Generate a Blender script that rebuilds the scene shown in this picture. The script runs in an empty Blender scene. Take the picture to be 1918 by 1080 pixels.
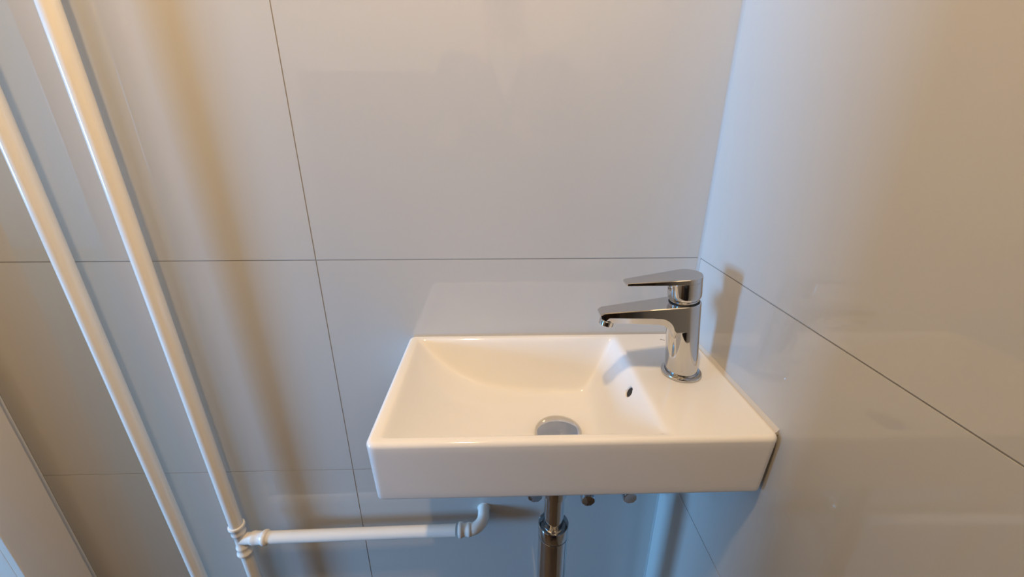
import bpy, bmesh, math, random
from mathutils import Vector, Matrix

random.seed(7)
scene = bpy.context.scene
C = scene.collection
PI = math.pi

# ---------------------------------------------------------------- camera
FPX = 772.095                      # focal length in pixels of the 1918 wide frame
PITCH, YAW, ROLL = 0.37032, 0.0294, 0.0022
CAM_Z = 1.2
cam_data = bpy.data.cameras.new('camera')
cam_data.sensor_width = 36.0
cam_data.lens = FPX / 1918.0 * 36.0
cam_data.clip_start = 0.005
cam = bpy.data.objects.new('camera', cam_data)
C.objects.link(cam)
fwd = Vector((math.sin(YAW) * math.cos(PITCH), math.cos(YAW) * math.cos(PITCH), -math.sin(PITCH)))
rt0 = fwd.cross(Vector((0, 0, 1))).normalized()
up0 = rt0.cross(fwd)
rt = rt0 * math.cos(ROLL) + up0 * math.sin(ROLL)
up = -rt0 * math.sin(ROLL) + up0 * math.cos(ROLL)
m3 = Matrix((rt, up, -fwd)).transposed()
cam.matrix_world = Matrix.Translation((0, 0, CAM_Z)) @ m3.to_4x4()
scene.camera = cam

# ---------------------------------------------------------------- exposure, world, daylight
scene.view_settings.view_transform = 'Standard'
scene.view_settings.look = 'None'
scene.view_settings.exposure = 0.08
scene.view_settings.gamma = 1.0
scene.view_settings.use_curve_mapping = False
scene.cycles.caustics_reflective = False
scene.cycles.caustics_refractive = False
scene.cycles.use_adaptive_sampling = False
scene.cycles.sample_clamp_indirect = 3.0

world = bpy.data.worlds.new('world')
scene.world = world
world.use_nodes = True
bg = world.node_tree.nodes['Background']
bg.inputs[0].default_value = (0.50, 0.68, 1.0, 1)
bg.inputs[1].default_value = 0.3
world.cycles.sampling_method = 'NONE'

COOL = (0.185, 0.51, 1.0)
COOL_W = 510.0
WARM = (1.0, 0.70, 0.385)
WARM_W = 24.0
# daylight falling through the window of the hall beyond the door opening
WIN_X, WIN_Y, WIN_Z, WIN_W, WIN_H = -6.0, -1.55, 1.22, 1.15, 1.35
ld = bpy.data.lights.new('hall_window_daylight', 'AREA')
ld.shape = 'RECTANGLE'
ld.size, ld.size_y = WIN_H, WIN_W
ld.energy = COOL_W
ld.color = COOL
lo = bpy.data.objects.new('hall_window_daylight', ld)
lo.location = (WIN_X - 0.06, WIN_Y, WIN_Z)
lo.rotation_euler = (0, -PI / 2, 0)
C.objects.link(lo)

# ---------------------------------------------------------------- materials
def mat(name, col, rough=0.4, metal=0.0, ior=1.5, bump=0.0, bscale=40.0, var=0.0, vscale=6.0, coat=0.0):
    m = bpy.data.materials.new(name)
    m.use_nodes = True
    nt = m.node_tree
    p = nt.nodes['Principled BSDF']
    p.inputs['Base Color'].default_value = (*col, 1)
    p.inputs['Roughness'].default_value = rough
    p.inputs['Metallic'].default_value = metal
    p.inputs['IOR'].default_value = ior
    p.inputs['Coat Weight'].default_value = coat
    tc = nt.nodes.new('ShaderNodeTexCoord')
    if var > 0:
        n = nt.nodes.new('ShaderNodeTexNoise')
        n.inputs['Scale'].default_value = vscale
        n.inputs['Detail'].default_value = 3
        nt.links.new(tc.outputs['Object'], n.inputs['Vector'])
        mx = nt.nodes.new('ShaderNodeMix')
        mx.data_type = 'RGBA'
        mx.inputs[6].default_value = (*[c * (1 - var) for c in col], 1)
        mx.inputs[7].default_value = (*[min(1, c * (1 + var)) for c in col], 1)
        nt.links.new(n.outputs['Fac'], mx.inputs[0])
        nt.links.new(mx.outputs[2], p.inputs['Base Color'])
    if bump > 0:
        n2 = nt.nodes.new('ShaderNodeTexNoise')
        n2.inputs['Scale'].default_value = bscale
        n2.inputs['Detail'].default_value = 2
        nt.links.new(tc.outputs['Object'], n2.inputs['Vector'])
        b = nt.nodes.new('ShaderNodeBump')
        b.inputs['Strength'].default_value = 1.0
        b.inputs['Distance'].default_value = bump
        nt.links.new(n2.outputs['Fac'], b.inputs['Height'])
        nt.links.new(b.outputs['Normal'], p.inputs['Normal'])
    return m

def wood(name, c1, c2):
    m = mat(name, c1, 0.35)
    nt = m.node_tree
    p = nt.nodes['Principled BSDF']
    tc = nt.nodes.new('ShaderNodeTexCoord')
    w = nt.nodes.new('ShaderNodeTexWave')
    w.inputs['Scale'].default_value = 3
    w.inputs['Distortion'].default_value = 6
    w.inputs['Detail'].default_value = 3
    nt.links.new(tc.outputs['Object'], w.inputs['Vector'])
    mx = nt.nodes.new('ShaderNodeMix')
    mx.data_type = 'RGBA'
    mx.inputs[6].default_value = (*c1, 1)
    mx.inputs[7].default_value = (*c2, 1)
    nt.links.new(w.outputs['Fac'], mx.inputs[0])
    nt.links.new(mx.outputs[2], p.inputs['Base Color'])
    return m

M = dict(
    tile=mat('glossy_wall_tile', (0.555, 0.535, 0.50), 0.03, ior=1.58, bump=0.00006, bscale=9, var=0.02, vscale=4),
    grout=mat('grey_grout', (0.34, 0.315, 0.285), 0.9, bump=0.0003, bscale=400, var=0.1, vscale=60),
    caulk=mat('grey_sealant', (0.40, 0.385, 0.36), 0.5, var=0.04),
    plaster=mat('white_paint', (0.80, 0.78, 0.74), 0.7, bump=0.0004, bscale=120, var=0.02),
    hallpaint=mat('tan_hall_paint', (0.34, 0.27, 0.21), 0.8, bump=0.0004, bscale=120, var=0.04),
    ceramic=mat('white_glazed_ceramic', (0.86, 0.845, 0.82), 0.08, var=0.006, vscale=5),
    chrome=mat('polished_chrome', (0.60, 0.60, 0.605), 0.05, metal=1.0, bump=0.000004, bscale=60),
    pipe=mat('white_pipe_paint', (0.90, 0.86, 0.79), 0.13, bump=0.0001, bscale=90, var=0.02, vscale=20),
    wood_white=mat('white_painted_wood', (0.78, 0.74, 0.69), 0.3, bump=0.0002, bscale=60, var=0.02, vscale=10),
    black=mat('black_rubber_and_shade', (0.012, 0.012, 0.013), 0.5, bump=0.0001, bscale=200),  # rubber parts, and the plug that paints shade into the overflow
    floor=mat('brown_floor_tile', (0.16, 0.12, 0.09), 0.3, var=0.15, vscale=6),
    boards=wood('brown_boarding', (0.20, 0.125, 0.075), (0.15, 0.09, 0.05)),
    hallfloor=wood('hall_wood_floor', (0.30, 0.19, 0.11), (0.22, 0.13, 0.07)),
    brass=mat('brushed_lamp_metal', (0.7, 0.7, 0.7), 0.3, metal=1.0, bump=0.00002, bscale=300),
    skin=mat('skin', (0.62, 0.42, 0.33), 0.5, var=0.06, vscale=20),
    jacket=mat('grey_jacket_cloth', (0.16, 0.16, 0.17), 0.85, bump=0.0006, bscale=300, var=0.1),
    shirt=mat('pale_shirt_cloth', (0.5, 0.47, 0.44), 0.85, bump=0.0005, bscale=300, var=0.05),
    trousers=mat('dark_trouser_cloth', (0.07, 0.055, 0.05), 0.85, bump=0.0006, bscale=300, var=0.1),
    hair=mat('brown_hair', (0.10, 0.065, 0.04), 0.6, bump=0.002, bscale=120, var=0.2, vscale=60),
    shoe=mat('black_shoe_leather', (0.03, 0.03, 0.03), 0.4, bump=0.0004, bscale=120),
    phone=mat('black_phone_glass', (0.02, 0.02, 0.022), 0.15, var=0.02),
    ink=mat('dark_print', (0.06, 0.055, 0.05), 0.5, var=0.05),
)

# ---------------------------------------------------------------- helpers
def link(name, me, m=None, parent=None, smooth=False):
    o = bpy.data.objects.new(name, me)
    C.objects.link(o)
    if m is not None:
        me.materials.clear()
        me.materials.append(m)
    if parent is not None:
        o.parent = parent
    if smooth:
        me.polygons.foreach_set('use_smooth', [True] * len(me.polygons))
    return o

def from_bm(name, bm, m=None, parent=None, smooth=False, bevel=0.0, seg=2, angle=None):
    bmesh.ops.recalc_face_normals(bm, faces=bm.faces)
    if bevel > 0:
        es = [e for e in bm.edges if len(e.link_faces) == 2 and e.calc_face_angle(0) > (angle or 0.5)]
        bmesh.ops.bevel(bm, geom=es, offset=bevel, segments=seg, affect='EDGES', profile=0.5, clamp_overlap=True)
    me = bpy.data.meshes.new(name)
    bm.to_mesh(me)
    bm.free()
    o = link(name, me, m, parent, smooth)
    return o

def autosmooth(o, ang=0.6):
    me = o.data
    me.polygons.foreach_set('use_smooth', [True] * len(me.polygons))
    bm = bmesh.new()
    bm.from_mesh(me)
    for e in bm.edges:
        e.smooth = not (len(e.link_faces) == 2 and e.calc_face_angle(0) > ang)
    bm.to_mesh(me)
    bm.free()
    return o

def add_box(bm, lo_, hi_):
    x0, y0, z0 = lo_
    x1, y1, z1 = hi_
    v = [bm.verts.new(p) for p in ((x0, y0, z0), (x1, y0, z0), (x1, y1, z0), (x0, y1, z0),
                                   (x0, y0, z1), (x1, y0, z1), (x1, y1, z1), (x0, y1, z1))]
    for f in ((0, 3, 2, 1), (4, 5, 6, 7), (0, 1, 5, 4), (1, 2, 6, 5), (2, 3, 7, 6), (3, 0, 4, 7)):
        bm.faces.new([v[i] for i in f])

def box(name, lo_, hi_, m, parent=None, bevel=0.0, seg=2):
    bm = bmesh.new()
    add_box(bm, lo_, hi_)
    o = from_bm(name, bm, m, parent, bevel=bevel, seg=seg)
    return o

def frame_of(d):
    d = d.normalized()
    a = Vector((0, 0, 1)) if abs(d.z) < 0.9 else Vector((1, 0, 0))
    u = a.cross(d).normalized()
    return u, d.cross(u)

def add_rings(bm, rings, close=True):
    """rings: list of lists of points, all the same length, closed loops; capped when close."""
    vs = [[bm.verts.new(p) for p in r] for r in rings]
    n = len(vs[0])
    for a, b in zip(vs[:-1], vs[1:]):
        for i in range(n):
            bm.faces.new((a[i], a[(i + 1) % n], b[(i + 1) % n], b[i]))
    if close:
        bm.faces.new(vs[0][::-1])
        bm.faces.new(vs[-1])
    return vs

def add_lathe(bm, base, axis, prof, n=40, close=True):
    """prof: (radius, distance along axis)."""
    base = Vector(base)
    axis = Vector(axis).normalized()
    u, w = frame_of(axis)
    rings = []
    for r, h in prof:
        rings.append([base + axis * h + (u * math.cos(2 * PI * i / n) + w * math.sin(2 * PI * i / n)) * max(r, 1e-5)
                      for i in range(n)])
    add_rings(bm, rings, close)

def lathe(name, base, axis, prof, m, parent=None, n=40, ang=0.6):
    bm = bmesh.new()
    add_lathe(bm, base, axis, prof, n)
    o = from_bm(name, bm, m, parent)
    return autosmooth(o, ang)

def add_tube(bm, pts, rad, n=24, close=True):
    pts = [Vector(p) for p in pts]
    rads = rad if isinstance(rad, (list, tuple)) else [rad] * len(pts)
    t0 = (pts[1] - pts[0]).normalized()
    u, w = frame_of(t0)
    rings = []
    for i, p in enumerate(pts):
        if i == 0:
            t = t0
        elif i == len(pts) - 1:
            t = (pts[-1] - pts[-2]).normalized()
        else:
            t = ((pts[i + 1] - p).normalized() + (p - pts[i - 1]).normalized()).normalized()
        u = (u - t * u.dot(t)).normalized()
        w = t.cross(u)
        rings.append([p + (u * math.cos(2 * PI * k / n) + w * math.sin(2 * PI * k / n)) * rads[i] for k in range(n)])
    add_rings(bm, rings, close)

def tube(name, pts, rad, m, parent=None, n=24):
    bm = bmesh.new()
    add_tube(bm, pts, rad, n)
    return autosmooth(from_bm(name, bm, m, parent), 0.9)

def thing(name, label, cat, loc=(0, 0, 0), group=None):
    o = bpy.data.objects.new(name, None)
    o.empty_display_size = 0.05
    o.location = loc
    C.objects.link(o)
    o['label'] = label
    o['category'] = cat
    if group:
        o['group'] = group
    bpy.context.view_layer.update()
    return o

def put(o, parent):
    """parent a part built in world coordinates to its thing without moving it."""
    o.parent = parent
    o.matrix_parent_inverse = Matrix.Translation(-parent.location)
    return o

def sub(o, part):
    """hang a sub-part on a part; both are built in world coordinates."""
    o.parent = part
    o.matrix_parent_inverse = Matrix.Identity(4)
    return o

def tag(o, label=None, cat=None, kind=None):
    if label: o['label'] = label
    if cat: o['category'] = cat
    if kind: o['kind'] = kind
    return o

# ---------------------------------------------------------------- the room
XR, YB = 0.3068, 0.60              # tile faces of the right and the back wall
XL, YF = -0.835, -0.75             # left wall, wall behind the camera
ZCEIL = 2.45
ROWS = [0.0, 0.2043, 0.6097, 1.0151, 1.4205]
JOINT = 0.0016
TT = 0.006                         # tile proud of the backing
GR = 0.0007                        # grout lies this deep behind the tile faces

def tiles_on(parent, plane, a_edges, flip):
    """plane 'y': tiles in X on a wall of constant Y, 'x': tiles in Y on a wall of constant X."""
    cache = {}
    for k in range(len(ROWS) - 1):
        for j in range(len(a_edges) - 1):
            a0, a1 = a_edges[j] + JOINT / 2, a_edges[j + 1] - JOINT / 2
            z0, z1 = ROWS[k] + JOINT / 2, ROWS[k + 1] - JOINT / 2
            key = (round(a1 - a0, 4), round(z1 - z0, 4))
            if key not in cache:
                bm = bmesh.new()
                ha, hz = (a1 - a0) / 2, (z1 - z0) / 2
                if plane == 'y':
                    add_box(bm, (-ha, 0, -hz), (ha, TT, hz))
                else:
                    add_box(bm, (0, -ha, -hz), (TT, ha, hz))
                me = from_bm('tile', bm, M['tile'], None)
                cache[key] = me.data
                o = me
            else:
                o = bpy.data.objects.new('tile', cache[key])
                C.objects.link(o)
            jig = random.uniform(-0.00006, 0.00006)
            ca, cz = (a0 + a1) / 2, (z0 + z1) / 2
            if plane == 'y':
                o.location = (ca, flip[0] + jig * 0.5, cz)
                o.rotation_euler = (random.uniform(-.0005, .0005), 0, random.uniform(-.0002, .0002)) if flip[1] > 0 else (0, 0, PI)
            else:
                o.location = (flip[0] + jig * 0.5, ca, cz)
                o.rotation_euler = (0, random.uniform(-.0008, .0008), random.uniform(-.0008, .0008)) if flip[1] > 0 else (0, 0, PI)
            o.parent = parent

wall_back = tag(box('wall_back', (XL - 0.1, YB + GR, 0), (XR + 0.1, YB + 0.1, ZCEIL), M['grout']), kind='structure')
tiles_on(wall_back, 'y', [XL, -0.2768, XR + 0.002], (YB, 1))
box('plaster_coat', (XL, YB - 0.001, ROWS[-1] + 0.001), (XR, YB + GR, ZCEIL), M['plaster'], wall_back)
wall_right = tag(box('wall_right', (XR + GR, YF, 0), (XR + 0.1, YB + GR - 0.0002, ZCEIL), M['grout']), kind='structure')
tiles_on(wall_right, 'x', [-0.6, 0.0, YB - 0.0016], (XR, 1))
box('plaster_coat', (XR - 0.001, YF, ROWS[-1] + 0.001), (XR + GR, YB, ZCEIL), M['plaster'], wall_right)
wall_front = tag(box('wall_front', (XL - 0.1, YF - 0.1, 0), (XR + 0.1, YF - GR, ZCEIL), M['grout']), kind='structure')
for k in range(8):                                   # brown boarding on the wall behind the camera
    xa = XL + (XR - XL) * k / 8
    box('wood_board', (xa + 0.0015, YF - GR, 0.0), (xa + (XR - XL) / 8 - 0.0015, YF + 0.008, 1.4205), M['boards'], wall_front, bevel=0.002)
box('plaster_coat', (XL, YF - GR, ROWS[-1] + 0.001), (XR, YF + 0.001, ZCEIL), M['plaster'], wall_front)

# sealant in the corner of the two tiled walls
bm = bmesh.new()
s = 0.0034
add_rings(bm, [[(XR - s, YB - 0.0002, z), (XR - s * 0.5, YB - s * 0.42, z), (XR - s * 0.42, YB - s * 0.5, z),
                (XR - 0.0002, YB - s, z), (XR + 0.001, YB + 0.001, z)] for z in (0.0, 1.2, 2.4)])
sl = autosmooth(from_bm('corner_sealant', bm, M['caulk'], wall_right), 1.2)

# left wall with the door opening, its lining and casing
DY1, DY0, DZ = 0.505, -0.27, 2.05   # opening
LW = 0.10
bm = bmesh.new()
add_box(bm, (XL - LW, DY1 + 0.012, 0), (XL, YB, ZCEIL))
add_box(bm, (XL - LW, YF, 0), (XL, DY0 - 0.012, ZCEIL))
add_box(bm, (XL - LW, DY0 - 0.012, DZ + 0.012), (XL, DY1 + 0.012, ZCEIL))
wall_left = tag(from_bm('wall_left', bm, M['plaster']), kind='structure')
door_frame = thing('trim_1', 'white painted casing of the door opening beside the back wall', 'door frame', (XL, DY1, 0))
del door_frame['category']
door_frame['kind'] = 'structure'
def casing(name, lo_, hi_):
    return put(box(name, lo_, hi_, M['wood_white'], bevel=0.0022, seg=3), door_frame)
CX = -0.82
casing('casing_post', (XL, DY1, 0.0), (CX, 0.5845, DZ + 0.08))
casing('casing_post', (XL, DY0 - 0.08, 0.0), (CX, DY0, DZ + 0.08))
casing('casing_head', (XL, DY0 - 0.0005, DZ), (CX, DY1 + 0.0005, DZ + 0.08))
casing('door_lining', (XL - LW - 0.005, DY1 + 0.0005, 0.0), (XL + 0.001, DY1 + 0.0115, DZ))
casing('door_lining', (XL - LW - 0.005, DY0 - 0.0115, 0.0), (XL + 0.001, DY0 - 0.0005, DZ))
casing('door_lining', (XL - LW - 0.005, DY0, DZ + 0.0005), (XL + 0.001, DY1, DZ + 0.0115))

# unseen sliding door leaf, added to cut the hall daylight on the right wall
door = thing('added_door_1', 'unseen white sliding door leaf added behind the casing to block daylight', 'door', (XL - LW - 0.03, -0.2, 0.0))
del door['category']
door['kind'] = 'structure'
DE = 0.045
leaf = put(box('daylight_blocker_leaf', (XL - LW - 0.045, DE - 0.80, 0.006), (XL - LW - 0.008, DE, DZ + 0.03), M['wood_white'], bevel=0.003), door)
sub(lathe('blocker_pull', (XL - LW - 0.008, DE - 0.06, 1.0), (1, 0, 0), [(0.03, -0.002), (0.03, 0.001), (0.026, 0.002), (0.024, -0.001), (0.001, -0.001)], M['brass'], None, 32), leaf)

# floor, ceiling and the hall with its window
floor = tag(box('floor', (XL - 0.05, YF - 0.1, -0.05), (XR + 0.1, YB + 0.1, 0.0), M['floor']), kind='structure')
ceiling = tag(box('ceiling', (WIN_X - 0.2, -3.4, ZCEIL), (XR + 0.1, 1.5, ZCEIL + 0.05), M['plaster']), kind='structure')
tag(box('floor_hall', (WIN_X - 0.1, -3.3, -0.05), (XL - 0.051, 1.4, 0.0), M['hallfloor']), kind='structure')
tag(box('wall_hall_far', (WIN_X - 0.1, 1.3, 0), (XL - LW, 1.4, ZCEIL), M['hallpaint']), kind='structure')
tag(box('wall_hall_near', (WIN_X - 0.1, -3.3, 0), (XL - LW, -3.2, ZCEIL), M['hallpaint']), kind='structure')
bm = bmesh.new()
add_box(bm, (XL - LW, YB + 0.1, 0), (XL - 0.001, 1.3, ZCEIL))
add_box(bm, (XL - LW, -3.2, 0), (XL - 0.001, YF - 0.1, ZCEIL))
tag(from_bm('wall_hall_side', bm, M['hallpaint']), kind='structure')
bm = bmesh.new()
wy0, wy1, wz0, wz1 = WIN_Y - WIN_W / 2, WIN_Y + WIN_W / 2, WIN_Z - WIN_H / 2, WIN_Z + WIN_H / 2
add_box(bm, (WIN_X - 0.1, -3.2, 0), (WIN_X, wy0, ZCEIL))
add_box(bm, (WIN_X - 0.1, wy1, 0), (WIN_X, 1.3, ZCEIL))
add_box(bm, (WIN_X - 0.1, wy0, 0), (WIN_X, wy1, wz0))
add_box(bm, (WIN_X - 0.1, wy0, wz1), (WIN_X, wy1, ZCEIL))
tag(from_bm('wall_hall_window', bm, M['hallpaint']), kind='structure')
bm = bmesh.new()
t = 0.03
add_box(bm, (WIN_X - 0.03, wy0, wz0), (WIN_X + 0.02, wy0 + t, wz1))
add_box(bm, (WIN_X - 0.03, wy1 - t, wz0), (WIN_X + 0.02, wy1, wz1))
add_box(bm, (WIN_X - 0.03, wy0, wz0), (WIN_X + 0.02, wy1, wz0 + t))
add_box(bm, (WIN_X - 0.03, wy0, wz1 - t), (WIN_X + 0.02, wy1, wz1))
tag(from_bm('window_1', bm, M['wood_white']), kind='structure')

# ---------------------------------------------------------------- wash basin
SX0, SX1, SY0, SY1 = -0.147, 0.3052, 0.3505, 0.5995
ST, SB = 0.8872, 0.8035
basin = thing('wash_basin', 'white rectangular ceramic hand basin with a tap ledge in the tiled corner', 'basin',
              ((SX0 + SX1) / 2, (SY0 + SY1) / 2, SB))
DRX, DRY = 0.0775, 0.4545

def smin(vals, k):
    return -math.log(sum(math.exp(-v / k) for v in vals)) * k

def sstep(a, b, x):
    t = max(0.0, min(1.0, (x - a) / (b - a)))
    return t * t * (3 - 2 * t)

def bowl_depth(x, y):
    # ramp from the left rim down to the drain
    t = max(0.0, (x - (SX0 + 0.013)) / 0.205)
    ramp = 0.0865 * (1 - math.exp(-2.5 * t)) / (1 - math.exp(-2.5)) if t < 1.2 else 0.0912
    ramp = min(ramp, 0.0895)
    left = (x - (SX0 + 0.013)) * 1.3
    right = (0.180 - x) * 1.75
    back = (SY1 - 0.013 - y) * 2.1
    front = (y - (SY0 + 0.012)) * 3.2
    dd = math.hypot(x - DRX, y - DRY)
    bottom = 0.0835 + 0.002 * (1 - min(1, dd / 0.10))
    m = smin([smin([ramp, right, bottom], 0.0095), left, back, front], 0.0050)
    # softplus keeps the rim rounded
    k = 0.0014 + 0.0032 * sstep(0.12, 0.17, x)
    return k * math.log(1 + math.exp(min(60, m / k)))

def rr_loop(inset, rc, n_arc, n_x, n_y, z, x0=SX0, x1=SX1, y0=SY0, y1=SY1):
    hx, hy = (x1 - x0) / 2 - inset, (y1 - y0) / 2 - inset
    hx, hy = max(hx, 1e-4), max(hy, 1e-4)
    cx, cy = (x0 + x1) / 2, (y0 + y1) / 2
    r = max(min(rc - inset, hx, hy), 0.0)
    pts = []
    corners = [(cx + hx - r, cy + hy - r, 0), (cx - hx + r, cy + hy - r, PI / 2),
               (cx - hx + r, cy - hy + r, PI), (cx + hx - r, cy - hy + r, 1.5 * PI)]
    for ci, (px, py, a0) in enumerate(corners):
        for i in range(n_arc + 1):
            a = a0 + (PI / 2) * i / n_arc
            pts.append((px + r * math.cos(a), py + r * math.sin(a)))
        nx_, ny_, na = corners[(ci + 1) % 4]
        qx, qy = nx_ + r * math.cos(na), ny_ + r * math.sin(na)
        lx, ly = pts[-1]
        n_s = n_x if ci in (0, 2) else n_y
        for i in range(1, n_s):
            f = i / n_s
            pts.append((lx + (qx - lx) * f, ly + (qy - ly) * f))
    return [(p[0], p[1], z) for p in pts]

NA, NX, NY = 8, 200, 110
RC = 0.011
loops = []
DRAFT = 0.0035
loops.append(rr_loop(0.045, RC, NA, NX, NY, SB - 0.008))
loops.append(rr_loop(0.030, RC, NA, NX, NY, SB - 0.002))
for a in range(5):                                     # lower edge
    th = -PI / 2 + (PI / 2) * a / 4
    rr = 0.005
    loops.append(rr_loop(DRAFT + rr - rr * math.cos(th), RC, NA, NX, NY, SB + rr + rr * math.sin(th)))
for k in range(1, 9):                                  # drafted side
    f = k / 8
    loops.append(rr_loop(DRAFT * (1 - f), RC, NA, NX, NY, SB + 0.005 + (ST - 0.006 - SB - 0.005) * f))
R2 = 0.006
for a in range(1, 7):                                  # rounded upper edge
    th = (PI / 2) * a / 6
    loops.append(rr_loop(R2 - R2 * math.cos(th), RC, NA, NX, NY, ST - R2 + R2 * math.sin(th)))
n_outer = len(loops)
INS = RC + 0.001
for ins in (0.0075, 0.0092, 0.0106, INS):
    loops.append([(x, y, ST - bowl_depth(x, y)) for x, y, _ in rr_loop(ins, RC, NA, NX, NY, 0)])
verts = [p for lp in loops for p in lp]
n = len(loops[0])
# overflow opening in the sloping wall under the tap
OVX, OVY = 0.1705, 0.462
OVC = Vector((OVX, OVY, ST - bowl_depth(OVX, OVY)))
e = 0.001
gx = (bowl_depth(OVX + e, OVY) - bowl_depth(OVX - e, OVY)) / (2 * e)
gy = (bowl_depth(OVX, OVY + e) - bowl_depth(OVX, OVY - e)) / (2 * e)
OVN = Vector((gx, gy, 1)).normalized()
faces = []
for k in range(len(loops) - 1):
    for i in range(n):
        faces.append((k * n + i, k * n + (i + 1) % n, (k + 1) * n + (i + 1) % n, (k + 1) * n + i))
faces.append(tuple(range(n))[::-1])
g0 = len(verts)                                        # the bowl and the ledge as a regular grid
for j in range(NY + 1):
    for i in range(NX + 1):
        x = SX0 + INS + (SX1 - SX0 - 2 * INS) * i / NX
        y = SY0 + INS + (SY1 - SY0 - 2 * INS) * j / NY
        verts.append((x, y, ST - bowl_depth(x, y)))
for j in range(NY):
    for i in range(NX):
        f = (g0 + j * (NX + 1) + i, g0 + j * (NX + 1) + i + 1, g0 + (j + 1) * (NX + 1) + i + 1, g0 + (j + 1) * (NX + 1) + i)
        c = sum((Vector(verts[q]) for q in f), Vector()) / 4
        if (c - OVC).length >= 0.0092:
            faces.append(f)
me = bpy.data.meshes.new('basin_body')
me.from_pydata(verts, [], faces)
me.update()
bm = bmesh.new()
bm.from_mesh(me)
bmesh.ops.remove_doubles(bm, verts=bm.verts, dist=0.00002)
bmesh.ops.recalc_face_normals(bm, faces=bm.faces)
bm.to_mesh(me)
bm.free()
body = link('basin_body', me, M['ceramic'], None, smooth=True)
put(body, basin)
# rim of the overflow; a black plug inside stands in for its shade
ov = lathe('overflow_opening', OVC, OVN, [(0.0070, -0.012), (0.0070, -0.0022), (0.0076, -0.0008), (0.0088, -0.0001), (0.0100, 0.0001), (0.0112, -0.0006), (0.0112, -0.012)],
           M['ceramic'], None, 32, 2.0)
put(ov, basin)
sub(lathe('overflow_shade_plug', OVC, OVN, [(0.0069, -0.0105), (0.0069, -0.0030), (0.004, -0.0030)], M['black'], None, 24), ov)
# fine grey sealant beads against both walls
bm = bmesh.new()
add_rings(bm, [[(SX1 - 0.0030, y, ST - 0.0012), (SX1 - 0.0005, y, ST + 0.0004), (XR - 0.0008, y, ST + 0.0032), (XR + 0.0004, y, ST + 0.0036),
                (XR + 0.0004, y, ST - 0.004), (SX1 - 0.002, y, ST - 0.004)] for y in (SY0 + 0.009, SY0 + 0.016, 0.5, SY1)])
put(autosmooth(from_bm('sealant_bead', bm, mat('white_sealant', (0.60, 0.56, 0.50), 0.4, var=0.04)), 1.2), basin)
bm = bmesh.new()
add_rings(bm, [[(x, SY1 - 0.003, ST - 0.001), (x, SY1 - 0.0005, ST + 0.0008), (x, YB + 0.0004, ST + 0.0016), (x, YB + 0.0004, ST - 0.004), (x, SY1 - 0.002, ST - 0.004)]
               for x in (SX0 + 0.006, 0.0, SX1)])
put(autosmooth(from_bm('sealant_bead', bm, M['caulk']), 1.2), basin)
# tiny printed maker's mark, half hidden by the tap
bm = bmesh.new()
for (a, b, c, d) in ((0, 0, .0012, .0022), (.0018, -.0004, .0030, .0006), (.0018, .0012, .0030, .0020), (.0038, -.0012, .0046, .0010), (.0052, -.0012, .0060, .0002), (.0040, -.002, .0062, -.0014)):
    add_box(bm, (0.2535 + a, 0.5745 + b, ST - 0.0002), (0.2535 + c, 0.5745 + d, ST + 0.00012))
put(from_bm('printed_mark', bm, M['ink']), basin)

# click-clack drain with a domed cover
drain = thing('drain_plug', 'round domed chrome drain plug in the basin bowl', 'drain', (DRX, DRY, 0.8025))
zc = 0.8120
put(lathe('plug_cover', (DRX, DRY, zc), (0, 0, 1),
          [(0.0250, -0.003), (0.0305, -0.0022), (0.0318, -0.0005), (0.0320, 0.0012), (0.0312, 0.0030), (0.0290, 0.0046), (0.0240, 0.0066), (0.016, 0.0082), (0.008, 0.0089), (0.0001, 0.0091)],
          M['chrome'], None, 64, 0.9), drain)
put(lathe('drain_flange', (DRX, DRY, ST - 0.0862), (0, 0, 1), [(0.019, 0.0005), (0.030, 0.0005), (0.0315, 0.0014), (0.0300, 0.0024), (0.019, 0.0015), (0.012, 0.006), (0.012, 0.0085)], M['chrome'], None, 48), drain)

# ---------------------------------------------------------------- mixer tap
FX, FY = 0.247, 0.481
tap = thing('mixer_tap', 'chrome single-lever mixer tap on the basin ledge', 'tap', (FX, FY, ST))
LEAN = math.radians(6.3)
ex = Vector((-math.cos(LEAN), 0, -math.sin(LEAN)))     # towards the spout
ez = Vector((-math.sin(LEAN), 0, math.cos(LEAN)))      # up along the body
ey = Vector((0, -1, 0))
T0 = Vector((FX, FY, ST))
def tp(a, b, c):
    return T0 + ex * a + ey * b + ez * c
put(lathe('base_flange', T0, (0, 0, 1), [(0.0245, 0.0), (0.0262, 0.0006), (0.0264, 0.0030), (0.0258, 0.0042), (0.0245, 0.0048), (0.0222, 0.0050), (0.0214, 0.0040), (0.0208, 0.0060), (0.0150, 0.0060)], M['chrome'], None, 64, 0.5), tap)

RB = 0.0207
ZT = 0.1075
bm = bmesh.new()
# body column
nseg = 64
rings = []
for (r, h) in ((RB, 0.0025), (RB, 0.03), (RB, 0.06), (RB, 0.085), (RB, ZT - 0.0012), (RB - 0.0004, ZT - 0.0004), (RB - 0.0012, ZT), (RB - 0.004, ZT)):
    rings.append([tp(r * math.cos(2 * PI * i / nseg), r * math.sin(2 * PI * i / nseg), h) for i in range(nseg)])
add_rings(bm, rings)
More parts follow.
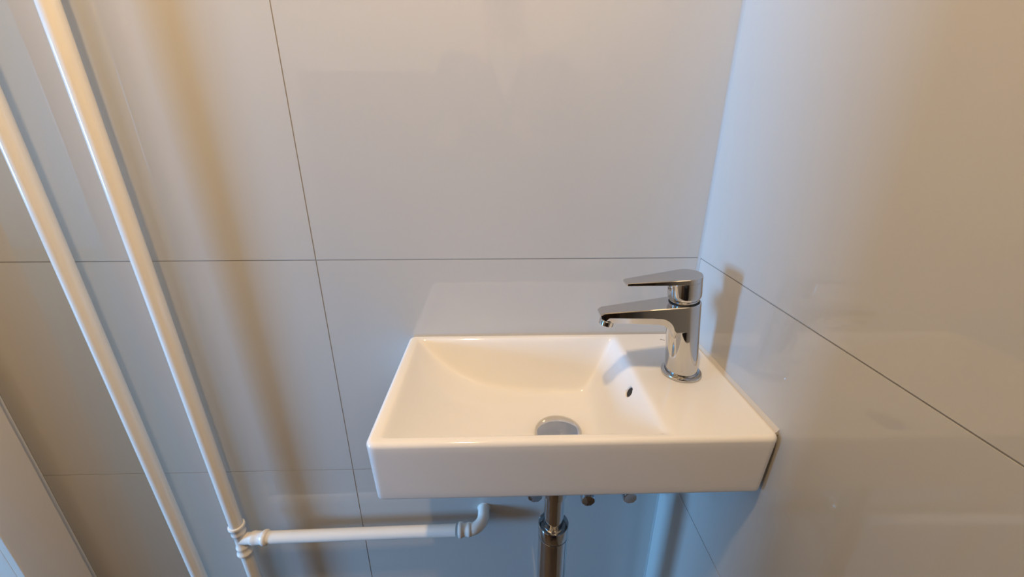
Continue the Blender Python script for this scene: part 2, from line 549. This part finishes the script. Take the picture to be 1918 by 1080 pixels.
# spout: sections along the lever direction
def spout_sec(a):
    f = (a - 0.0019) / 0.1031
    w = 0.02065 * (1 - f) + 0.0112 * f
    top = ZT + 0.0001
    bot = 0.0829 + 0.128 * max(0, a - 0.038)
    bot2 = 0.0941 + 0.0843 * max(0, a - 0.039)
    if a < 0.040:                                       # arch into the column
        q = (0.040 - a) / 0.022
        drop = 0.022 * (1 - math.sqrt(max(0, 1 - min(1, q) ** 2)))
        bot -= drop
        bot2 -= drop
    ch = 0.0009
    pts = [(-w + ch, top), (w - ch, top), (w, top - ch), (w, bot2 + 0.001), (w - 0.0008, bot2), (w * 0.72, bot + 0.0012), (w * 0.5, bot),
           (-w * 0.5, bot), (-w * 0.72, bot + 0.0012), (-w + 0.0008, bot2), (-w, bot2 + 0.001), (-w, top - ch)]
    return [tp(a, b, c) for b, c in pts]
secs = [spout_sec(0.0019 + 0.0976 * i / 48) for i in range(49)]
# faceted nose
w = 0.0113
def nose(a_top, a_bot, zt, zb, ws):
    out = []
    for p in ((-1 + .08, 1), (1 - .08, 1), (1, .92), (1, .3), (.92, .22), (.72, .06), (.5, 0), (-.5, 0), (-.72, .06), (-.92, .22), (-1, .3), (-1, .92)):
        b, h = p
        z = zb + (zt - zb) * h
        a = a_bot + (a_top - a_bot) * h
        out.append(tp(a, b * ws, z))
    return out
secs.append(nose(0.1046, 0.1030, ZT + 0.0001, 0.0912, w))
secs.append(nose(0.1096, 0.1080, 0.1046, 0.0975, w * 0.94))
secs.append(nose(0.1092, 0.1086, 0.1030, 0.1000, w * 0.88))
add_rings(bm, secs)
tb = from_bm('tap_body', bm, M['chrome'])
autosmooth(tb, 0.30)
put(tb, tap)
# aerator
aax = (-ez + ex * 0.30).normalized()
sub(lathe('aerator', tp(0.0982, 0, 0.0965), aax, [(0.0098, -0.004), (0.0098, 0.0030), (0.0094, 0.0034), (0.0098, 0.0038), (0.0098, 0.0098), (0.0090, 0.0106), (0.0078, 0.0106), (0.0074, 0.0085), (0.0002, 0.0085)], M['chrome'], None, 40, 0.5), tb)
# dark sealing ring, cartridge neck and lever cap
put(lathe('sealing_ring', tp(0, 0, ZT), ez, [(0.0190, -0.001), (0.0190, 0.0006), (0.010, 0.0006)], M['black'], None, 48), tap)
put(lathe('cartridge_neck', tp(0, 0, ZT), ez, [(0.0170, 0.0), (0.0178, 0.0008), (0.0182, 0.0035), (0.0188, 0.0062), (0.0170, 0.0075)], M['chrome'], None, 64, 0.9), tap)
bm = bmesh.new()
rings = []
for (r, h) in ((0.0165, 0.1118), (0.0182, 0.1120), (0.0196, 0.1138), (0.0206, 0.1165), (0.0207, 0.120), (0.0207, 0.134), (0.0203, 0.1375)):
    rings.append([tp(r * math.cos(2 * PI * i / nseg), r * math.sin(2 * PI * i / nseg), h) for i in range(nseg)])
add_rings(bm, rings)
# lever outline in plan
TIPX, TIPW, ZH = 0.0757, 0.0092, 0.1436
ol = []
a_t = math.acos((0.0207 - TIPW) / TIPX) if TIPX else 0
for i in range(49):
    a = a_t + (2 * PI - 2 * a_t) * i / 48
    ol.append((0.0208 * math.cos(a), 0.0208 * math.sin(a)))
ol.append((TIPX - 0.0008, -TIPW))
ol.append((TIPX, -TIPW + 0.0012))
ol.append((TIPX, TIPW - 0.0012))
ol.append((TIPX - 0.0008, TIPW))
def lev(z, sc=1.0, zslope=0.0):
    out = []
    for (a, b) in ol:
        f = max(0, a - 0.02) / 0.055
        out.append(tp(a * sc, b * sc, z + zslope * f))
    return out
add_rings(bm, [lev(0.1368, 0.97, 0.0030), lev(0.1374, 1.0, 0.0030), lev(ZH - 0.0007, 1.0), lev(ZH, 0.972)])
lv = from_bm('lever', bm, M['chrome'])
autosmooth(lv, 0.45)
put(lv, tap)
sub(lathe('set_screw_cap', tp(0.0200, 0.0035, 0.1290), (ex + ey * 0.15), [(0.0030, -0.002), (0.0030, 0.0010), (0.0026, 0.0016), (0.0016, 0.0016), (0.0014, 0.0004), (0.0001, 0.0004)], M['chrome'], None, 24), lv)

# ---------------------------------------------------------------- waste pipe under the basin
waste = thing('waste_pipe', 'vertical chrome waste pipe with slip nut under the basin', 'pipe', (DRX, DRY, 0.0))
put(lathe('tail_pipe', (DRX, DRY, 0.58), (0, 0, 1), [(0.0146, 0), (0.0146, 0.2)], M['chrome'], None, 48), waste)
put(lathe('waste_fitting', (DRX, DRY, 0.0), (0, 0, 1), [(0.0150, 0.700), (0.0175, 0.701), (0.0175, 0.72), (0.026, 0.725), (0.030, 0.74), (0.030, 0.795)], M['chrome'], None, 48), waste)
nut = put(lathe('slip_nut', (DRX, DRY, 0.0), (0, 0, 1), [(0.0150, 0.6205), (0.0230, 0.6205), (0.0232, 0.6215), (0.0232, 0.6395), (0.0226, 0.6408), (0.0215, 0.6410), (0.0172, 0.6372), (0.0162, 0.6372), (0.0149, 0.6385), (0.0146, 0.6385)], M['chrome'], None, 64, 0.7), waste)
sub(lathe('gasket', (DRX, DRY, 0.0), (0, 0, 1), [(0.0218, 0.6184), (0.0229, 0.6186), (0.0229, 0.6203), (0.0218, 0.6205)], M['black'], None, 48), nut)
put(lathe('trap_tube', (DRX, DRY, 0.0), (0, 0, 1), [(0.001, 0.18), (0.018, 0.182), (0.0224, 0.19), (0.0226, 0.23), (0.0226, 0.6178), (0.0220, 0.6184), (0.0150, 0.6184)], M['chrome'], None, 64, 0.7), waste)
put(tube('trap_arm', [(DRX, DRY + 0.01, 0.23), (DRX, DRY + 0.06, 0.23), (DRX, YB - 0.001, 0.23)], 0.0150, M['chrome'], None, 32), waste)
put(lathe('wall_rosette', (DRX, YB, 0.23), (0, -1, 0), [(0.034, 0.0), (0.034, 0.002), (0.030, 0.008), (0.017, 0.012), (0.0150, 0.012)], M['chrome'], None, 40), waste)

# ---------------------------------------------------------------- stop valves under the basin
def stop_valve(x, z, label, hose_to, r=0.0128):
    v = thing('stop_valve', label, 'valve', (x, YB, z), 'stop valves under the basin')
    put(lathe('wall_rosette', (x, YB, z), (0, -1, 0), [(0.024, 0.0), (0.024, 0.0012), (0.021, 0.005), (0.011, 0.008), (0.0105, 0.008)], M['chrome'], None, 32), v)
    put(lathe('valve_body', (x, YB, z), (0, -1, 0), [(0.0100, 0.006), (0.0100, 0.020), (0.0115, 0.021), (0.0115, 0.033), (0.0090, 0.034), (0.0090, 0.038), (0.006, 0.038)], M['chrome'], None, 32), v)
    bm = bmesh.new()                                     # ribbed knob
    nn = 48
    def kr(rad, d):
        out = []
        for i in range(nn):
            a = 2 * PI * i / nn
            q = rad * (1 - 0.05 * (1 if (i % 6) in (0, 1) else 0))
            out.append(Vector((x + q * math.cos(a), YB - d, z + q * math.sin(a))))
        return out
    add_rings(bm, [kr(0.007, 0.036), kr(r * 0.96, 0.037), kr(r, 0.039), kr(r, 0.053), kr(r * 0.93, 0.0550), kr(r * 0.86, 0.0556), kr(r * 0.3, 0.0552)])
    put(autosmooth(from_bm('knob', bm, M['chrome']), 0.4), v)
    put(lathe('outlet_nut', (x, YB - 0.027, z + 0.008), (0, 0, 1), [(0.0065, 0.0), (0.0085, 0.001), (0.0085, 0.014), (0.006, 0.015)], M['chrome'], None, 6, 0.3), v)
    p = [(x, YB - 0.027, z + 0.02)]
    tx, ty = hose_to
    for i in range(1, 13):
        f = i / 12
        g = sstep(0, 1, f)
        p.append((x + (tx - x) * g, YB - 0.027 + (ty - YB + 0.027) * g, z + 0.02 + (0.800 - z - 0.02) * f))
    put(tube('supply_hose', p, 0.0045, M['brass'], None, 12), v)
stop_valve(0.1535, 0.5800, 'round chrome stop valve just right of the chrome waste pipe', (0.236, 0.545))
stop_valve(0.2285, 0.5840, 'round chrome stop valve nearest the right tiled wall', (0.258, 0.545))
stop_valve(0.0580, 0.5930, 'round chrome stop valve just left of the chrome waste pipe', (0.030, 0.56), 0.0140)

# ---------------------------------------------------------------- white heating pipes
PR = 0.0111
PY = 0.56
def p1x(z): return -0.4888 - 0.0207 * (z - 0.63)
def p2x(z): return -0.5935 - 0.0220 * (z - 0.63)
h2 = thing('heating_pipe', 'plain white vertical heating pipe nearest the door casing', 'pipe', (p2x(0), PY, 0), 'white heating pipes')
put(tube('riser', [(p2x(0), PY, 0.0), (p2x(1.2), PY, 1.2), (p2x(ZCEIL), PY, ZCEIL)], PR, M['pipe'], None, 40), h2)
def wall_clip(par, x, z):
    ring = put(lathe('clip_ring', (x, PY, z - 0.007), (0, 0, 1), [(PR + 0.0002, 0), (PR + 0.002, 0.0005), (PR + 0.002, 0.0135), (PR + 0.0002, 0.014)], M['pipe'], None, 32), par)
    sub(lathe('clip_stem', (x, YB - 0.0002, z), (0, -1, 0), [(0.011, 0), (0.011, 0.003), (0.004, 0.004), (0.004, YB - PY - PR)], M['pipe'], None, 20), ring)
wall_clip(h2, p2x(1.95), 1.95)
h1 = thing('heating_pipe', 'white vertical heating pipe with a tee and branch running under the basin', 'pipe', (p1x(0), PY, 0), 'white heating pipes')
ZTEE = 0.4895
put(tube('riser', [(p1x(0.515), PY, 0.515), (p1x(1.2), PY, 1.2), (p1x(ZCEIL), PY, ZCEIL)], PR, M['pipe'], None, 40), h1)
put(tube('lower_riser', [(p1x(0), PY, 0.0), (p1x(0.2), PY, 0.2), (p1x(0.463), PY, 0.463)], PR * 0.95, M['pipe'], None, 40), h1)
wall_clip(h1, p1x(1.95), 1.95)
tx = p1x(ZTEE)
def fitting_prof(L):
    # press fitting socket: collar, waist and swollen lip, from the middle outwards
    return [(0.0106, 0.0), (0.0106, L * 0.36), (0.0122, L * 0.42), (0.0126, L * 0.50), (0.0120, L * 0.57), (0.0119, L * 0.78),
            (0.0136, L * 0.83), (0.0143, L * 0.90), (0.0136, L * 0.975), (0.0115, L)]
bm = bmesh.new()
axis_up = Vector((p1x(1) - p1x(0), 0, 1)).normalized()
add_lathe(bm, (tx, PY, ZTEE), axis_up, fitting_prof(0.036), 40)
add_lathe(bm, (tx, PY, ZTEE), -axis_up, fitting_prof(0.036), 40)
BR_END = (-0.088, PY, 0.4975)
bdir = (Vector(BR_END) - Vector((tx, PY, ZTEE))).normalized()
add_lathe(bm, (tx, PY, ZTEE), bdir, fitting_prof(0.050), 40)
put(autosmooth(from_bm('tee_fitting', bm, M['pipe']), 0.9), h1)
put(tube('branch_pipe', [Vector((tx, PY, ZTEE)) + bdir * 0.045, BR_END], PR, M['pipe'], None, 40), h1)
bm = bmesh.new()
EX, ER = -0.0365, 0.024
st = Vector((EX - ER, PY, 0.498))
pts = [st]
for i in range(1, 15):
    a = (PI / 2) * i / 14
    pts.append(Vector((EX - ER + ER * math.sin(a), PY + ER * (1 - math.cos(a)), 0.498 + 0.0005 * i)))
pts.append(Vector((EX, YB - 0.001, 0.506)))
add_tube(bm, pts, 0.0112, 32)
add_lathe(bm, st + Vector((0.002, 0, 0)), -bdir, [(0.0112, 0), (0.0122, 0.001), (0.0128, 0.004), (0.0128, 0.0065), (0.0119, 0.009), (0.0119, 0.0155), (0.0138, 0.0175), (0.0145, 0.0205), (0.0138, 0.024), (0.0115, 0.025)], 40)
put(autosmooth(from_bm('elbow_fitting', bm, M['pipe']), 0.9), h1)
put(lathe('wall_collar', (EX, YB, 0.506), (0, -1, 0), [(0.0128, 0.0), (0.0128, 0.0006), (0.0113, 0.0012)], M['pipe'], None, 32), h1)

# ---------------------------------------------------------------- ceiling lamp (its own light)
LX, LY = -0.17, -0.03
lamp = thing('ceiling_lamp', 'round metal ceiling lamp with two small warm bulbs', 'lamp', (LX, LY, ZCEIL))
put(lathe('base_plate', (LX, LY, ZCEIL), (0, 0, -1), [(0.10, 0.0), (0.10, 0.012), (0.095, 0.018), (0.002, 0.02)], M['brass'], None, 48), lamp)
for sx in (-0.03, 0.03):
    put(lathe('lamp_cup', (LX, LY + sx, ZCEIL - 0.018), (0, 0, -1), [(0.008, 0.0), (0.012, 0.002), (0.021, 0.012), (0.024, 0.028), (0.0225, 0.028), (0.019, 0.014), (0.008, 0.006)], M['brass'], None, 32), lamp)
    bl = bpy.data.lights.new('bulb_light', 'SPOT')       # the downward bulb in the cup's mouth
    bl.spot_size = math.radians(160)
    bl.spot_blend = 0.5
    bl.shadow_soft_size = 0.017
    bl.energy = WARM_W
    bl.color = WARM
    bo = bpy.data.objects.new('bulb_light', bl)
    bo.location = (LX, LY + sx, ZCEIL - 0.056)
    C.objects.link(bo)
    put(bo, lamp)

# ---------------------------------------------------------------- the photographer, seen mirrored in the tiles
def skin_mesh(name, chains, m, parent, sub=2, base=None):
    """chains: lists of (x, y, z, radius); points met again at the same place are shared."""
    vid, vv, rr, ee = {}, [], [], []
    for ch in chains:
        prev = None
        for (x, y, z, r) in ch:
            k = (round(x, 4), round(y, 4), round(z, 4))
            if k not in vid:
                vid[k] = len(vv)
                vv.append(k)
                rr.append(r)
            i = vid[k]
            if prev is not None and prev != i:
                ee.append((prev, i))
            prev = i
    me = bpy.data.meshes.new(name)
    me.from_pydata(vv, ee, [])
    o = bpy.data.objects.new(name, me)
    C.objects.link(o)
    sk = o.modifiers.new('skin', 'SKIN')
    sk.use_smooth_shade = True
    for i, d in enumerate(me.skin_vertices[0].data):
        q = rr[i]
        d.radius = q if isinstance(q, tuple) else (q, q)
        d.use_root = (i == 0)
    ss = o.modifiers.new('sub', 'SUBSURF')
    ss.levels = ss.render_levels = sub
    dg = bpy.context.evaluated_depsgraph_get()
    me2 = bpy.data.meshes.new_from_object(o.evaluated_get(dg))
    bpy.data.objects.remove(o)
    me2.name = name
    o2 = link(name, me2, m, None, smooth=True)
    if parent is not None:
        put(o2, parent)
    return o2

PX, PYY = 0.02, -0.36
person = thing('person', 'person in grey jacket mirrored in the tiles, holding a phone in both hands', 'person', (PX, PYY, 0))
def P(x, y, z, r): return (PX + x, PYY + y, z, r)
pelvis = P(0, 0, 0.90, 0.13)
chest = P(0, 0.0, 1.22, 0.13)
top = P(0, -0.01, 1.40, 0.085)
body_chains = [[pelvis, P(0, 0.005, 1.05, 0.12), chest, top, P(0, 0.0, 1.47, 0.055), P(0, 0.015, 1.535, 0.062),
                P(0, 0.02, 1.60, 0.078), P(0, 0.012, 1.665, 0.082), P(0, 0.005, 1.715, 0.062)]]
for sgn in (-1, 1):
    body_chains.append([pelvis, P(0.09 * sgn, 0, 0.82, 0.085), P(0.10 * sgn, 0.005, 0.48, 0.056), P(0.11 * sgn, -0.02, 0.30, 0.052), P(0.115 * sgn, -0.03, 0.075, 0.036), P(0.125 * sgn, 0.06, 0.035, 0.034), P(0.135 * sgn, 0.13, 0.026, 0.026)])
wr = {-1: Vector((-0.155, -0.075, 1.150)), 1: Vector((0.085, -0.075, 1.150))}
for sgn in (-1, 1):
    w_ = wr[sgn]
    body_chains.append([top, P(0.165 * sgn, -0.01, 1.385, 0.055), P(0.235 * sgn, 0.03, 1.14, 0.042), (w_.x + 0.04 * sgn, w_.y - 0.10, w_.z - 0.02, 0.034), (w_.x, w_.y, w_.z, 0.024)])
# hands: palm and five curled fingers closing on the phone's short ends
for sgn in (-1, 1):
    w_ = wr[sgn]
    ex_ = -0.118 if sgn < 0 else 0.046                  # the phone edge gripped by this hand
    palm = (ex_ + 0.036 * sgn, -0.034, 1.168, (0.017, 0.028))
    body_chains.append([(w_.x, w_.y, w_.z, 0.024), palm])
    for i, (ln, zz) in enumerate(((0.9, 1.206), (1.0, 1.190), (0.95, 1.173), (0.8, 1.157))):
        body_chains.append([palm, (ex_ + 0.020 * sgn, -0.002, zz, 0.0086), (ex_ + 0.009 * sgn, 0.013 * ln, zz + 0.002, 0.0080), (ex_ - 0.014 * sgn * ln, 0.014 * ln, zz + 0.003, 0.0072)])
    body_chains.append([palm, (ex_ + 0.016 * sgn, -0.036, 1.196, 0.0100), (ex_ - 0.002 * sgn, -0.033, 1.208, 0.0088), (ex_ - 0.018 * sgn, -0.030, 1.212, 0.0078)])
skin_mesh('body', body_chains, M['skin'], person, 2)
# jacket: torso and sleeves
jk = [[P(0, 0, 0.76, (0.20, 0.15)), P(0, 0, 0.86, (0.195, 0.145)), P(0, 0.005, 1.05, (0.175, 0.135)), P(0, 0, 1.22, (0.185, 0.140)), P(0, -0.01, 1.385, (0.13, 0.10)), P(0, -0.012, 1.445, 0.076)]]
for sgn in (-1, 1):
    w_ = wr[sgn]
    jk.append([P(0, -0.01, 1.385, (0.13, 0.10)), P(0.170 * sgn, -0.01, 1.385, 0.072), P(0.240 * sgn, 0.03, 1.14, 0.058), (w_.x + 0.04 * sgn, w_.y - 0.10, w_.z - 0.02, 0.047), (w_.x + 0.010 * sgn, w_.y - 0.025, w_.z - 0.004, 0.038)])
skin_mesh('jacket', jk, M['jacket'], person, 2)
tr = [[P(0, 0, 0.92, (0.165, 0.125)), P(0, 0, 0.86, (0.165, 0.125))]]
for sgn in (-1, 1):
    tr.append([P(0, 0, 0.86, (0.165, 0.125)), P(0.09 * sgn, 0, 0.78, 0.095), P(0.10 * sgn, 0.005, 0.48, 0.072), P(0.11 * sgn, -0.02, 0.30, 0.067), P(0.115 * sgn, -0.02, 0.09, 0.060)])
skin_mesh('trousers', tr, M['trousers'], person, 2)
for sgn in (-1, 1):
    skin_mesh('shoe', [[P(0.113 * sgn, -0.075, 0.048, (0.036, 0.040)), P(0.118 * sgn, 0.0, 0.050, (0.040, 0.045)), P(0.128 * sgn, 0.09, 0.036, (0.043, 0.034)), P(0.137 * sgn, 0.165, 0.028, (0.034, 0.026))]], M['shoe'], person, 2)
# pale shirt showing in the open V of the jacket
bm = bmesh.new()
vv_ = [(-0.058, 0.072, 1.452), (0.0, 0.095, 1.440), (0.058, 0.072, 1.452), (0.046, 0.118, 1.392), (0.022, 0.150, 1.330), (0.0, 0.164, 1.275), (-0.022, 0.150, 1.330), (-0.046, 0.118, 1.392)]
fr = [bm.verts.new((PX + a, PYY + b, c)) for a, b, c in vv_]
bk = [bm.verts.new((PX + a, PYY + b - 0.03, c)) for a, b, c in vv_]
bm.faces.new(fr)
bm.faces.new(bk[::-1])
for i in range(8):
    bm.faces.new((fr[i], fr[(i + 1) % 8], bk[(i + 1) % 8], bk[i]))
put(from_bm('shirt_front', bm, M['shirt']), person)
# hair, ears and face
def blob(name, c, rad, m, seg=20, cut=None):
    bm = bmesh.new()
    bmesh.ops.create_uvsphere(bm, u_segments=seg, v_segments=seg // 2 + 2, radius=1)
    for v in bm.verts:
        v.co = Vector((c[0] + v.co.x * rad[0], c[1] + v.co.y * rad[1], c[2] + v.co.z * rad[2]))
        if cut:
            v.co = cut(v.co)
    return put(from_bm(name, bm, m, smooth=True), person)
hx, hy = PX, PYY
def hair_cut(p):
    if p.y > hy + 0.03 and p.z < 1.69:
        p.y = hy + 0.03
    return p
blob('hair', (hx, hy - 0.008, 1.662), (0.094, 0.102, 0.096), M['hair'], 32, hair_cut)
for sgn in (-1, 1):
    blob('ear', (hx + 0.088 * sgn, hy + 0.005, 1.61), (0.010, 0.020, 0.032), M['skin'])
    blob('eye', (hx + 0.032 * sgn, hy + 0.088, 1.625), (0.012, 0.010, 0.008), M['ink'])
bm = bmesh.new()
for q in ((0, 0.092, 1.635), (-0.016, 0.090, 1.588), (0.016, 0.090, 1.588), (0, 0.118, 1.592)):
    bm.verts.new((hx + q[0], hy + q[1], q[2]))
bm.verts.ensure_lookup_table()
for f in ((0, 1, 3), (0, 3, 2), (1, 2, 3), (0, 2, 1)):
    bm.faces.new([bm.verts[i] for i in f])
put(from_bm('nose', bm, M['skin']), person)
blob('mouth', (hx, hy + 0.086, 1.560), (0.024, 0.008, 0.006), mat('lips', (0.45, 0.20, 0.18), 0.5, var=0.03))

# the phone, held level with its lens at the point of view
phone = thing('phone', 'black phone held in both hands by the person in the jacket', 'phone', (0, 0, CAM_Z))
def phone_part(name, x0, x1, y0, y1, d0, d1, m, bev):
    bm = bmesh.new()
    add_box(bm, (x0, y0, d0), (x1, y1, d1))
    o = from_bm(name, bm, m, bevel=bev, seg=3)
    o.data.transform(m3.to_4x4())
    o.parent = phone
    return o
phone_body = phone_part('phone_body', -0.118, 0.046, -0.058, 0.020, 0.005, 0.0128, M['phone'], 0.003)
for lx, ly in ((0.022, -0.002), (0.022, -0.026)):
    bm = bmesh.new()
    add_lathe(bm, (lx, ly, 0.0052), (0, 0, -1), [(0.0075, 0.0), (0.0075, 0.0014), (0.0062, 0.0018), (0.0055, 0.0008)], 24)
    o = from_bm('lens_ring', bm, M['chrome'])
    o.data.transform(m3.to_4x4())
    o.parent = phone_body
